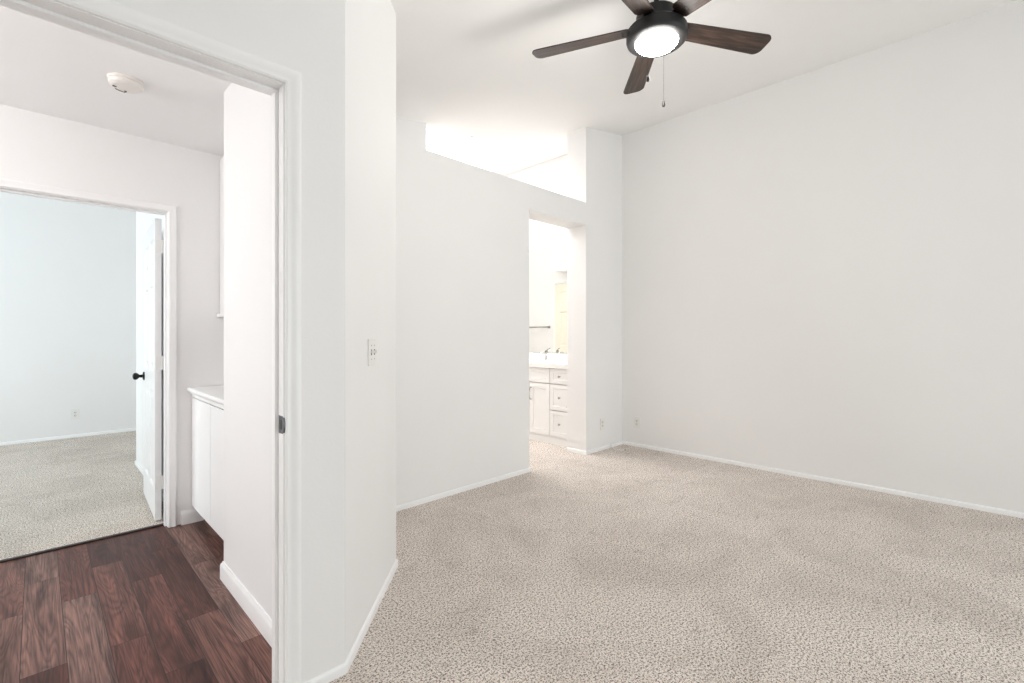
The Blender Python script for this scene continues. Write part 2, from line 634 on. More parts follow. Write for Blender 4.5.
# ------------------------------------------------------------------ windows the daylight comes through; side and hall ones added as fill
def window(name, label, axis, d0, d1, u0, u1, z0, z1, mull):
    cx = ((u0 + u1) / 2, (d0 + d1) / 2) if axis == 'y' else ((d0 + d1) / 2, (u0 + u1) / 2)
    t = struct(thing(name, label, 'window', (cx[0], cx[1], z0)))
    fw = 0.05

    def bx(bm, ua, ub, za, zb, da, db):
        if axis == 'y':
            add_box(bm, (ua, da, za), (ub, db, zb), 0.004)
        else:
            add_box(bm, (da, ua, za), (db, ub, zb), 0.004)
    bm = NB()
    bx(bm, u0, u0 + fw, z0, z1, d0, d1)
    bx(bm, u1 - fw, u1, z0, z1, d0, d1)
    bx(bm, u0 + fw, u1 - fw, z0, z0 + fw, d0, d1)
    bx(bm, u0 + fw, u1 - fw, z1 - fw, z1, d0, d1)
    for q in mull:
        bx(bm, q - fw / 2, q + fw / 2, z0 + fw, z1 - fw, d0, d1)
    obj('window_frame', bm, 'vinyl', t)
    dm = (d0 + d1) / 2
    edges = [u0 + fw] + [q for q in mull] + [u1 - fw]
    for a, c in zip(edges[:-1], edges[1:]):
        bm = NB()
        bx(bm, a, c, z0 + fw, z1 - fw, dm - 0.003, dm + 0.003)
        obj('pane', bm, 'glass', t)


window('window_1', 'white framed patio window behind the camera', 'y', -4.49, -4.44, 1.55, 4.55, 0.0, 2.3, [3.05])
window('fill_window_2', 'added unseen white framed bedroom side window', 'x', -1.70, -1.65, -2.45, -0.35, 0.8, 2.1, [-1.4])
window('window_4', 'white framed window lighting the far room', 'x', -3.08, -3.03, 4.75, 7.25, 0.7, 2.3, [6.0])
window('fill_window_5', 'added unseen white framed window at the end of the hall', 'x', -4.29, -4.24, 2.1, 3.5, 0.6, 2.2, [2.8])

# ------------------------------------------------------------------ baseboards
BB = [(0.0, 0.0), (0.011, 0.0), (0.011, 0.026), (0.009, 0.032), (0.004, 0.036), (0.0, 0.037)]
HB = [(0.0, 0.0), (0.014, 0.0), (0.014, 0.070), (0.011, 0.078), (0.006, 0.084), (0.005, 0.090), (0.0, 0.091)]


def baseboard(name, label, path, prof, z0=0.0):
    """path: plan points with the room on the left-hand side of travel; mitred corners"""
    bm = NB()
    n = len(path)
    P = [Vector(p) for p in path]

    def off(d):
        out = []
        for i in range(n):
            ns = []
            if i > 0:
                t = (P[i] - P[i - 1]).normalized()
                ns.append(Vector((-t.y, t.x)))
            if i < n - 1:
                t = (P[i + 1] - P[i]).normalized()
                ns.append(Vector((-t.y, t.x)))
            nn = sum(ns, Vector((0, 0)))
            nn.normalize()
            out.append(P[i] + nn * (d / max(0.3, nn.dot(ns[0]))))
        return out
    add_sweep(bm, prof, lambda d, z: [(q.x, q.y, z0 + z) for q in off(d)])
    return struct(obj(name, bm, 'trim', smooth=40), label, 'baseboard')


baseboard('baseboard_left', 'low white baseboard along the angled corner', [(1.376, YB), (1.376, 2.264), (0.808, YD), (0.66, YD)], BB)
baseboard('baseboard_back', 'low white baseboard left of the bath doorway', [(3.193, YB2), (3.193, YB), (1.390, YB)], BB)
baseboard('baseboard_right', 'low white baseboard along the large right wall', [(XR, YF), (XR, YB), (SX, YB), (SX, YB2)], BB)
baseboard('baseboard_hall', 'tall white baseboard along the hall side wall', [(XH, YD2 + 0.03), (XH, YN), (0.79, YN)], HB, -0.004)
baseboard('baseboard_end', 'white baseboard between the far door casing and the cabinet', [(0.80, YH), (0.672, YH)], HB, -0.004)
baseboard('baseboard_far', 'low white baseboard in the room beyond the hall', [(0.68, YH2), (0.68, 5.84), (1.3, 5.84), (1.3, 7.9), (-3.0, 7.9)], BB)
baseboard('baseboard_bath', 'low white baseboard on the bathroom wall', [(XR, 7.3), (2.5, 7.3), (2.5, 6.0)], BB)

# ------------------------------------------------------------------ door frames
CAS = [(0.004, 0.0), (0.004, 0.010), (0.010, 0.014), (0.018, 0.012), (0.026, 0.013), (0.036, 0.017), (0.047, 0.018), (0.054, 0.015), (0.056, 0.0)]


def casing(name, label, yf, sgn, x0, x1, zt, w=1.0):
    """moulded architrave round an opening on the face Y=yf; sgn -1 faces the camera"""
    bm = NB()
    add_sweep(bm, CAS, lambda d, p: [(x0 - d * w, yf + sgn * p, 0), (x0 - d * w, yf + sgn * p, zt + d * w),
                                     (x1 + d * w, yf + sgn * p, zt + d * w), (x1 + d * w, yf + sgn * p, 0)])
    return struct(obj(name, bm, 'trim', smooth=30), label, 'door casing')


def jamb(name, label, y0, y1, x0, x1, zt, stop_y):
    """lining boards: inside faces at x0, x1, zt, with a stop strip"""
    bm = NB()
    th = 0.02
    add_box(bm, (x0 - th, y0, 0), (x0, y1, zt + th), 0.001)
    add_box(bm, (x1, y0, 0), (x1 + th, y1, zt + th), 0.001)
    add_box(bm, (x0, y0, zt), (x1, y1, zt + th), 0.001)
    s0, s1 = stop_y, stop_y + 0.032
    add_box(bm, (x0, s0, 0), (x0 + 0.011, s1, zt - 0.011), 0.002)
    add_box(bm, (x1 - 0.011, s0, 0), (x1, s1, zt - 0.011), 0.002)
    add_box(bm, (x0, s0, zt - 0.011), (x1, s1, zt), 0.002)
    return struct(obj(name, bm, 'trim'), label, 'door frame')


casing('trim_1', 'moulded white casing round the near doorway', YD, -1, -0.24, 0.590, 2.10, 1.0)
nj = jamb('trim_2', 'white frame lining of the near doorway', YD, YD2, -0.24, 0.590, 2.10, YD + 0.048)
casing('trim_3', 'moulded white casing round the far doorway', YH, -1, -0.21, 0.60, 2.05, 0.85)
jamb('trim_4', 'white frame lining of the far doorway', YH, YH2, -0.21, 0.60, 2.05, YH + 0.03)
casing('trim_6', 'moulded white casing on the hall side of the near doorway', YD2, 1, -0.24, 0.590, 2.10)

# strike plate with its curled lip on the near jamb
bm = NB()
SZ = 0.945
prof = []
for k in range(13):
    a = PI * k / 12
    prof.append((YD + 0.012 - 0.020 * math.sin(a) ** 0.7, SZ - 0.030 * math.cos(a)))
pts = [(YD + 0.040, SZ - 0.03)] + prof + [(YD + 0.040, SZ + 0.03)]
A = [bm.verts.new((0.5885, y, z)) for y, z in pts]
B = [bm.verts.new((0.5915 if y > YD else 0.597, y, z)) for y, z in pts]
bm.faces.new(A)
bm.faces.new(B[::-1])
for i in range(len(pts)):
    j = (i + 1) % len(pts)
    bm.faces.new((A[i], A[j], B[j], B[i]))
sp = obj('strike_plate', bm, 'gunmetal', nj)
sp['label'] = 'dark metal strike plate'
bm = NB()
add_box(bm, (0.5868, YD + 0.013, SZ - 0.016), (0.5884, YD + 0.032, SZ + 0.016))
h = obj('latch_hole', bm, 'slot', sp)

# threshold strip between planks and carpet
bm = NB()
add_box(bm, (-0.21, 3.835, -0.004), (0.60, 3.862, 0.006), 0.003)
struct(obj('trim_7', bm, 'toe'), 'dark threshold strip between the hall planks and the far carpet', 'threshold')


# ------------------------------------------------------------------ doors
def leaf_mesh(bm, w, h, t, T, rows):
    """moulded panel door: local x = width, z = height, faces at y=0 and y=t"""
    add = lambda p: bm.verts.new(T @ Vector(p))
    rects = []
    m_, c_ = 0.11, 0.10
    pw = (w - 2 * m_ - c_) / 2
    for z0, z1 in rows:
        for k in range(2):
            x0 = m_ + k * (pw + c_)
            rects.append((x0, x0 + pw, z0, z1))
    xs = sorted({0, w} | {r[0] for r in rects} | {r[1] for r in rects})
    zs = sorted({0, h} | {r[2] for r in rects} | {r[3] for r in rects})
    for y, s in ((0, 1), (t, -1)):
        for xa, xb in zip(xs[:-1], xs[1:]):
            for za, zb in zip(zs[:-1], zs[1:]):
                if any(abs(xa - r[0]) < 1e-6 and abs(za - r[2]) < 1e-6 for r in rects):
                    L = []
                    for ins, d in ((0, 0), (0.014, 0.009), (0.040, 0.009), (0.055, 0.003)):
                        yy = y + s * d
                        L.append([add((xa + ins, yy, za + ins)), add((xb - ins, yy, za + ins)),
                                  add((xb - ins, yy, zb - ins)), add((xa + ins, yy, zb - ins))])
                    for P_, Q in zip(L[:-1], L[1:]):
                        for k in range(4):
                            j = (k + 1) % 4
                            bm.faces.new((P_[k], P_[j], Q[j], Q[k]))
                    bm.faces.new(L[-1])
                else:
                    bm.faces.new([add((xa, y, za)), add((xb, y, za)), add((xb, y, zb)), add((xa, y, zb))])
    for (xa, za), (xb, zb) in (((0, 0), (w, 0)), ((w, 0), (w, h)), ((w, h), (0, h)), ((0, h), (0, 0))):
        bm.faces.new([add((xa, 0, za)), add((xb, 0, zb)), add((xb, t, zb)), add((xa, t, za))])


def T_frame(loc, xdir, ydir):
    x, y = Vector(xdir), Vector(ydir)
    z = Vector((0, 0, 1))
    mtx = Matrix(((x.x, y.x, z.x, loc[0]), (x.y, y.y, z.y, loc[1]), (x.z, y.z, z.z, loc[2]), (0, 0, 0, 1)))
    return mtx


ROWS = [(0.20, 0.86), (0.99, 1.58), (1.69, 1.90)]
HX, HY = 0.592, 3.925
T = T_frame((HX - 0.035, HY, 0.012), (0, 1, 0), (1, 0, 0))
bm = NB()
leaf_mesh(bm, 0.76, 2.02, 0.035, T, ROWS)
d1 = struct(obj('door_1', bm, 'door', at=(HX, HY, 0.012)), 'open white panel door with a black knob in the far doorway', 'door')
d1.rotation_euler = (0, 0, math.radians(-2.6))


def knob(door, y, z, xface, sgn, mat='bronze'):
    bm = NB()
    R = Matrix.Rotation(sgn * PI / 2, 4, 'Y')
    add_lathe(bm, [(0, 0), (0.032, 0.0), (0.033, 0.004), (0.028, 0.009), (0.012, 0.011), (0.011, 0.030), (0.018, 0.036),
                   (0.026, 0.046), (0.0275, 0.056), (0.023, 0.066), (0.012, 0.071), (0, 0.072)], 28)
    bmesh.ops.transform(bm, matrix=Matrix.Translation((xface, y, z)) @ R, verts=bm.verts)
    o = obj('door_knob', bm, mat, door, smooth=40)
    o['label'] = 'black round door knob'


knob(d1, 4.62, 0.935, HX - 0.035, -1)
knob(d1, 4.62, 0.935, HX, 1)
bm = NB()
add_box(bm, (HX - 0.030, HY + 0.7595, 0.925), (HX - 0.005, HY + 0.7615, 0.982), 0.001)
obj('latch_plate', bm, 'bronze', d1)
for hz in (0.22, 1.02, 1.80):
    bm = NB()
    add_lathe(bm, [(0, 0), (0.006, 0), (0.006, 0.09), (0, 0.09)], 14, (HX + 0.004, HY - 0.012, hz))
    add_box(bm, (HX - 0.030, HY - 0.0018, hz), (HX + 0.004, HY - 0.0002, hz + 0.09), 0.0005)
    obj('hinge', bm, 'plastic', d1)

# ------------------------------------------------------------------ hall base cabinet in the niche
CX = 0.734
lc = thing('linen_cabinet', 'white low cabinet with two flat doors in the hall niche', 'cabinet', (1.0, 3.36, -0.004))
bm = NB()
add_box(bm, (CX + 0.045, 2.783, 0.11), (1.305, 3.767, 0.855), 0.001)
obj('body', bm, 'cabinet', lc)
bm = NB()
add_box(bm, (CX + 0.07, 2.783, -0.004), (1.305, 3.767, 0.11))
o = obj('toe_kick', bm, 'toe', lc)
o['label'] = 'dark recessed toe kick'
bm = NB()
add_box(bm, (CX, 2.786, 0.838), (CX + 0.019, 3.764, 0.855), 0.002)
obj('top_rail', bm, 'cabinet', lc)
for a, c in ((2.788, 3.282), (3.290, 3.764)):
    bm = NB()
    add_box(bm, (CX - 0.002, a, 0.11), (CX + 0.0185, c, 0.833), 0.003)
    obj('cabinet_door', bm, 'cabinet', lc)
bm = NB()
CT = [(0.0, 0.0), (-0.010, 0.004), (-0.014, 0.014), (-0.022, 0.022), (-0.027, 0.026), (-0.027, 0.041), (-0.023, 0.046), (0.0, 0.047)]
A = [bm.verts.new((CX + d, 2.783, 0.8555 + z)) for d, z in CT] + [bm.verts.new((1.305, 2.783, 0.8555 + 0.047)), bm.verts.new((1.305, 2.783, 0.8555))]
B = [bm.verts.new((v.co.x, 3.767, v.co.z)) for v in A]
bm.faces.new(A)
bm.faces.new(B[::-1])
for i in range(len(A)):
    j = (i + 1) % len(A)
    bm.faces.new((A[i], A[j], B[j], B[i]))
tag(obj('countertop', bm, 'cabinet', at=(1.0, 3.36, 0.8555)), 'white wooden ledge with moulded front edge on top of the hall cabinet', 'countertop')

uc = thing('wall_cabinet', 'white upper cabinet in the hall niche with its edge showing past the wall', 'cabinet', (1.1, 3.36, 1.39))
UX = 0.896
bm = NB()
add_box(bm, (UX + 0.019, 2.783, 1.40), (1.305, 3.767, HALL_H - 0.003), 0.001)
obj('body', bm, 'cabinet', uc)
for a, c in ((2.788, 3.282), (3.290, 3.764)):
    bm = NB()
    add_box(bm, (UX, a, 1.402), (UX + 0.0185, c, HALL_H - 0.03), 0.003)
    obj('cabinet_door', bm, 'cabinet', uc)
bm = NB()
add_box(bm, (UX - 0.018, 2.786, 1.375), (UX + 0.03, 3.764, 1.3995), 0.004)
obj('bottom_rail', bm, 'cabinet', uc)

# ------------------------------------------------------------------ smoke detector on the hall ceiling
sd = thing('smoke_detector', 'round off-white smoke detector on the hall ceiling', 'smoke detector', (0.309, 2.986, HALL_H), math.radians(20))
bm = NB()
add_lathe(bm, [(0, 0), (0.072, 0), (0.073, -0.006), (0.070, -0.012), (0.066, -0.013)], 48)
obj('mounting_base', bm, 'aged', sd, world=False, smooth=30)
bm = NB()
add_lathe(bm, [(0.0, -0.012), (0.067, -0.0125), (0.069, -0.018), (0.066, -0.030), (0.055, -0.038), (0.030, -0.0405), (0.012, -0.041), (0, -0.041)], 48)
cv = obj('cover', bm, 'aged', sd, world=False, smooth=30)
bm = NB()
add_tube(bm, [(0.052 * math.cos(math.radians(q)), 0.052 * math.sin(math.radians(q)), -0.0392) for q in range(68, 122, 6)], 0.0022, 8)
obj('vent_slot', bm, 'slot', cv, world=False)
bm = NB()
add_box(bm, (-0.045, 0.018, -0.0425), (-0.030, 0.028, -0.0385), 0.001)
obj('nameplate', bm, 'gunmetal', cv, world=False)
bm = NB()
add_lathe(bm, [(0, -0.046), (0.004, -0.0455), (0.0055, -0.042), (0.0055, -0.040)], 20, (0.012, 0.030, 0))
obj('test_button', bm, 'slot', cv, world=False)

# ------------------------------------------------------------------ light switch on the angled corner
# local x runs along the wall away from the camera, local -y points into the room
SWP = Vector((0.808, YD)) + (Vector((1.376, 2.264)) - Vector((0.808, YD))) * 0.425
ang = math.atan2(2.264 - YD, 1.376 - 0.808)
sw = thing('light_switch', 'white two-gang light switch on the angled corner wall', 'light switch', (SWP.x, SWP.y, 1.175), ang)
bm = NB()
add_box(bm, (-0.058, -0.0065, -0.058), (0.058, -0.0002, 0.058), 0.003)
obj('wall_plate', bm, 'plastic', sw, world=False)
for k in (-1, 1):
    bm = NB()
    add_box(bm, (k * 0.023 - 0.0055, -0.0074, -0.0125), (k * 0.023 + 0.0055, -0.0064, 0.0125))
    fr = obj('switch_slot', bm, 'slot', sw, world=False)
    bm = NB()
    add_box(bm, (k * 0.023 - 0.004, -0.019, -0.004), (k * 0.023 + 0.004, -0.0066, 0.008), 0.0015)
    obj('toggle', bm, 'plastic', sw, world=False)
    for z in (-0.030, 0.030):
        bm = NB()
        add_lathe(bm, [(0, 0), (0.003, 0), (0.003, 0.001), (0, 0.0015)], 12)
        bmesh.ops.transform(bm, matrix=Matrix.Translation((k * 0.023, -0.0065, z)) @ Matrix.Rotation(PI / 2, 4, 'X'), verts=bm.verts)
        obj('screw', bm, 'nickel', sw, world=False)

# ------------------------------------------------------------------ wall outlets
ol = thing('wall_outlet', 'white wall outlet on the short wall between the bath doorway and the corner', 'outlet', (4.36, YB, 0.283), 0, 'wall outlets')
bm = NB()
add_box(bm, (-0.040, -0.0075, -0.064), (0.040, -0.0002, 0.064), 0.003)
obj('wall_plate', bm, 'plastic', ol, world=False)
for z in (-0.0195, 0.0195):
    bm = NB()
    add_box(bm, (-0.0165, -0.0082, z - 0.0135), (0.0165, -0.0060, z + 0.0135), 0.0012)
    rc = obj('receptacle', bm, 'aged', ol, world=False)
    for sx, w, hh in ((-0.0065, 0.0015, 0.005), (0.0065, 0.0015, 0.004)):
        bm = NB()
        add_box(bm, (sx - w * 1.4, -0.0088, z - hh + 0.003), (sx + w * 1.4, -0.0080, z + hh + 0.003))
        obj('slot', bm, 'slot', rc, world=False)
    bm = NB()
    add_box(bm, (-0.0025, -0.0086, z - 0.009), (0.0025, -0.0080, z - 0.005))
    obj('slot', bm, 'slot', rc, world=False)
bm = NB()
add_lathe(bm, [(0, 0), (0.003, 0), (0.003, 0.001), (0, 0.0015)], 12)
bmesh.ops.transform(bm, matrix=Matrix.Translation((0, -0.0075, 0)) @ Matrix.Rotation(PI / 2, 4, 'X'), verts=bm.verts)
obj('screw', bm, 'nickel', ol, world=False)


def dup(root, loc, rotz, label, group=None):
    r = root.copy()
    COL.objects.link(r)
    r.location, r.rotation_euler = loc, (0, 0, rotz)
    r['label'] = label
    if group:
        r['group'] = group
    for ch in list(root.children):
        c = ch.copy()
        COL.objects.link(c)
        c.parent = r
        for g in list(ch.children):
            d = g.copy()
            COL.objects.link(d)
            d.parent = c
    return r


dup(ol, (XR, 2.78, 0.272), -PI / 2, 'white wall outlet low on the large right wall near the corner')
dup(ol, (0.33, 7.9, 0.285), 0, 'white wall outlet on the pale far wall seen through both doorways')

# ------------------------------------------------------------------ loose cable on the carpet in the corner
ctrl = [(4.515, 2.962, 0.045), (4.510, 2.94, 0.012), (4.472, 2.89, 0.008), (4.448, 2.845, 0.008), (4.455, 2.805, 0.008), (4.487, 2.771, 0.010)]
bm = NB()
pts = []
for i in range(len(ctrl) - 1):
    p0, p1, p2, p3 = (Vector(ctrl[max(0, min(len(ctrl) - 1, k))]) for k in (i - 1, i, i + 1, i + 2))
    for s in range(6):
        t = s / 6
        pts.append(0.5 * ((2 * p1) + (p2 - p0) * t + (2 * p0 - 5 * p1 + 4 * p2 - p3) * t * t + (3 * p1 - p0 - 3 * p2 + p3) * t ** 3))
pts.append(Vector(ctrl[-1]))
add_tube(bm, pts, 0.006, 10)
cb = tag(obj('cable', bm, 'plastic', smooth=50, at=(4.48, 2.85, 0.0)), 'short loose white cable curling on the carpet in the room corner', 'cable')
bm = NB()
add_tube(bm, [ctrl[-1], (4.503, 2.757, 0.011)], 0.0055, 10)
obj('connector', bm, 'nickel', cb)

# ------------------------------------------------------------------ bathroom vanity (fronts face -X)
VX = 4.17
VY0, VY1 = 3.226, 4.90
va_ = thing('vanity_cabinet', 'white shaker vanity with drawers and doors seen through the bath doorway', 'cabinet', (4.45, 4.06, 0))
bm = NB()
add_box(bm, (XR - 0.015, VY0, 0.075), (XR - 0.003, VY1, 0.872))
add_box(bm, (VX + 0.0195, VY0, 0.075), (XR - 0.015, VY0 + 0.017, 0.872))
add_box(bm, (VX + 0.0195, VY1 - 0.017, 0.075), (XR - 0.015, VY1, 0.872))
add_box(bm, (VX + 0.0195, VY0 + 0.017, 0.075), (XR - 0.015, VY1 - 0.017, 0.092))
obj('body', bm, 'cabinet', va_)
bm = NB()
add_box(bm, (VX + 0.012, VY0, 0.0), (XR - 0.003, VY1, 0.075), 0.001)
obj('plinth', bm, 'cabinet', va_)


def vfront(name, y0, y1, z0, z1, rail):
    bm = NB()
    # local x -> +Y, local -y -> -X
    T = T_frame((VX + 0.0185, y0, z0), (0, 1, 0), (1, 0, 0))
    add_front(bm, y1 - y0, z1 - z0, 0.0185, rail, 0.008, T)
    return obj(name, bm, 'cabinet', va_)


def vknob(par, y, z):
    bm = NB()
    add_lathe(bm, [(0, 0), (0.006, 0), (0.005, 0.012), (0.012, 0.018), (0.014, 0.024), (0.010, 0.029), (0, 0.030)], 20)
    bmesh.ops.transform(bm, matrix=Matrix.Translation((VX, y, z)) @ Matrix.Rotation(-PI / 2, 4, 'Y'), verts=bm.verts)
    obj('knob', bm, 'nickel', par, smooth=40)


def vpull(par, y, z0, z1):
    bm = NB()
    add_tube(bm, [(VX, y, z0), (VX - 0.026, y, z0 + 0.001), (VX - 0.030, y, z0 + 0.012), (VX - 0.030, y, z1 - 0.012), (VX - 0.026, y, z1 - 0.001), (VX, y, z1)], 0.005, 10)
    obj('handle', bm, 'nickel', par, smooth=50)


for y0, y1 in ((3.236, 3.553), (4.19, 4.60)):
    for z0, z1 in ((0.698, 0.866), (0.398, 0.690), (0.098, 0.390)):
        f = vfront('drawer', y0, y1, z0, z1, 0.045)
        vknob(f, (y0 + y1) / 2 + 0.01, (z0 + z1) / 2)
vfront('false_drawer', 3.561, 4.182, 0.698, 0.866, 0.045)
for y0, y1, hy in ((3.561, 3.868, 3.842), (3.874, 4.182, 3.900)):
    f = vfront('cabinet_door', y0, y1, 0.098, 0.690, 0.055)
    vpull(f, hy, 0.49, 0.63)
f = vfront('cabinet_door', 4.608, 4.89, 0.098, 0.866, 0.055)
vpull(f, 4.63, 0.49, 0.63)

vt = thing('vanity_countertop', 'white countertop with an oval basin on the bathroom vanity', 'countertop', (4.45, 4.06, 0.8725))
SC, SA, SB = (4.44, 3.93), 0.16, 0.22
x0, x1, y0, y1 = VX - 0.02, XR - 0.003, VY0, VY1 + 0.01
bm = NB()
N = 64
angs = [2 * PI * k / N for k in range(N)]
for cxn, cyn in ((x0, y0), (x1, y0), (x1, y1), (x0, y1)):
    angs.append(math.atan2(cyn - SC[1], cxn - SC[0]) % (2 * PI))
angs = sorted(angs)


def rect_hit(a):
    dx, dy = math.cos(a), math.sin(a)
    ts = []
    if abs(dx) > 1e-9:
        ts.append(((x1 if dx > 0 else x0) - SC[0]) / dx)
    if abs(dy) > 1e-9:
        ts.append(((y1 if dy > 0 else y0) - SC[1]) / dy)
    t = min(ts)
    return SC[0] + t * dx, SC[1] + t * dy


def ell(a, k=1.0):
    dx, dy = math.cos(a), math.sin(a)
    r = k / math.sqrt((dx / SA) ** 2 + (dy / SB) ** 2)
    return SC[0] + r * dx, SC[1] + r * dy


ZC0, ZC1 = 0.8725, 0.925
loops = [[(*ell(a), ZC0) for a in angs], [(*rect_hit(a), ZC0) for a in angs], [(*rect_hit(a), ZC1 - 0.004) for a in angs],
         [(*rect_hit(a), ZC1) for a in angs], [(*ell(a), ZC1) for a in angs]]
V = [[bm.verts.new(p) for p in L] for L in loops]
for A, B in zip(V, V[1:] + V[:1]):
    for k in range(len(angs)):
        j = (k + 1) % len(angs)
        bm.faces.new((A[k], A[j], B[j], B[k]))
obj('slab', bm, 'counter', vt)
bm = NB()
prev = None
rows = [(1.03, ZC1 + 0.0005), (1.035, ZC1 + 0.006), (1.0, ZC1 + 0.009), (0.96, ZC1 + 0.004), (0.93, ZC1 - 0.05), (0.80, ZC1 - 0.11), (0.45, ZC1 - 0.14), (0.1, ZC1 - 0.145)]
R = [[bm.verts.new((*ell(a, k), z)) for a in angs] for k, z in rows]
for A, B in zip(R[:-1], R[1:]):
    for k in range(len(angs)):
        j = (k + 1) % len(angs)
        bm.faces.new((A[k], A[j], B[j], B[k]))
bm.faces.new(R[-1])
obj('basin', bm, 'counter', vt, smooth=60)
bm = NB()
add_box(bm, (XR - 0.022, VY0, ZC1), (XR - 0.003, VY1 + 0.01, ZC1 + 0.09), 0.002)
obj('backsplash', bm, 'counter', vt)

fc = thing('faucet', 'small chrome single-handle faucet on the vanity countertop', 'faucet', (4.645, 4.02, ZC1 + 0.001))
bm = NB()
add_lathe(bm, [(0, 0.0), (0.027, 0.0), (0.027, 0.006), (0.020, 0.010), (0.017, 0.02), (0.017, 0.095), (0.014, 0.10), (0, 0.10)], 28, (4.645, 4.02, ZC1))
obj('faucet_body', bm, 'chrome', fc, smooth=40)
bm = NB()
add_tube(bm, [(4.645, 4.02, ZC1 + 0.07), (4.60, 4.02, ZC1 + 0.092), (4.55, 4.02, ZC1 + 0.095), (4.515, 4.02, ZC1 + 0.085), (4.505, 4.02, ZC1 + 0.070)], [0.013, 0.012, 0.011, 0.011, 0.011], 14)
obj('spout', bm, 'chrome', fc, smooth=60)
bm = NB()
add_lathe(bm, [(0, 0.1005), (0.016, 0.1005), (0.019, 0.115), (0.016, 0.128), (0, 0.132)], 24, (4.645, 4.02, ZC1))
add_tube(bm, [(4.645, 4.02, ZC1 + 0.122), (4.655, 4.0, ZC1 + 0.145), (4.66, 3.965, ZC1 + 0.158)], [0.007, 0.006, 0.005], 10)
obj('faucet_handle', bm, 'nickel', fc, smooth=50)

mr = thing('wall_mirror', 'large frameless bathroom mirror above the vanity', 'mirror', (XR, 4.2, 1.02))
bm = NB()
add_box(bm, (XR - 0.008, 3.24, 1.02), (XR - 0.002, 5.4, 2.41), 0.001)
obj('mirror_glass', bm, 'mirror', mr)
bm = NB()
add_box(bm, (XR - 0.014, 3.24, 2.4105), (XR - 0.001, 5.4, 2.424), 0.001)
obj('top_channel', bm, 'trim', mr)
bm = NB()
add_box(bm, (XR - 0.012, 3.24, 1.0155), (XR - 0.001, 5.4, 1.0195), 0.001)
obj('bottom_channel', bm, 'nickel', mr)

# cream door and towel bar on the opposite bathroom wall (the mirror shows them)
T = T_frame((2.537, 5.02, 0.012), (0, 1, 0), (-1, 0, 0))
bm = NB()
leaf_mesh(bm, 0.80, 2.20, 0.033, T, [(0.20, 0.90), (1.03, 1.68), (1.80, 2.06)])
d2 = struct(obj('door_2', bm, 'cream', at=(2.52, 5.42, 0.012)), 'cream panel door reflected in the bathroom mirror', 'door')
knob(d2, 5.09, 0.95, 2.537, 1, 'nickel')
bm = NB()
add_sweep(bm, CAS, lambda d, p: [(2.5 + p, 5.015 - d, 0), (2.5 + p, 5.015 - d, 2.22 + d), (2.5 + p, 5.825 + d, 2.22 + d), (2.5 + p, 5.825 + d, 0)])
struct(obj('trim_8', bm, 'trim', smooth=30), 'white casing of the cream bathroom door', 'door casing')

tb = thing('towel_bar', 'metal towel bar on the bathroom wall seen in the mirror', 'towel bar', (2.5, 6.3, 1.41))
bm = NB()
add_tube(bm, [(2.565, 5.98, 1.41), (2.565, 6.62, 1.41)], 0.011, 14)
obj('bar', bm, 'nickel', tb, smooth=50)
for y in (5.99, 6.61):
    bm = NB()
    add_tube(bm, [(2.501, y, 1.41), (2.506, y, 1.41), (2.508, y, 1.41), (2.58, y, 1.41)], [0.026, 0.025, 0.013, 0.014], 16)
    obj('post', bm, 'nickel', tb, smooth=40)

# ------------------------------------------------------------------ ceiling fan
FX, FY = 2.305, 1.23
FZ = 2.86            # blade plane
fan = thing('ceiling_fan', 'black ceiling fan with five walnut blades and a lit lamp', 'ceiling fan', (FX, FY, FZ), 0)
zt = zc(FX) - FZ     # ceiling above the blade plane
bm = NB()
add_lathe(bm, [(0, zt + 0.008), (0.070, zt + 0.010), (0.072, zt - 0.020), (0.066, zt - 0.045), (0.045, zt - 0.062), (0.020, zt - 0.068), (0, zt - 0.068)], 40)
obj('canopy', bm, 'black', fan, world=False, smooth=35)
bm = NB()
add_lathe(bm, [(0, 0.09), (0.0135, 0.09), (0.0135, zt - 0.06), (0, zt - 0.06)], 20)
obj('downrod', bm, 'black', fan, world=False, smooth=35)
bm = NB()
add_lathe(bm, [(0, 0.125), (0.030, 0.125), (0.034, 0.105), (0.075, 0.098), (0.098, 0.085), (0.104, 0.070), (0.104, 0.030), (0.098, 0.014), (0, 0.012)], 48)
obj('motor_housing', bm, 'black', fan, world=False, smooth=35)
bm = NB()
add_lathe(bm, [(0, 0.006), (0.128, 0.004), (0.146, -0.002), (0.154, -0.012), (0.155, -0.050), (0.151, -0.062), (0.142, -0.070), (0.120, -0.073), (0.112, -0.070), (0, -0.066)], 64)
obj('light_housing', bm, 'black', fan, world=False, smooth=35)
bm = NB()
add_lathe(bm, [(0.111, -0.069), (0.108, -0.078), (0.099, -0.087), (0.078, -0.096), (0.045, -0.102), (0, -0.103)], 48, cap=False)
ln = obj('lamp_lens', bm, 'lens', fan, world=False, smooth=60)
ln['label'] = 'glowing white lamp lens'


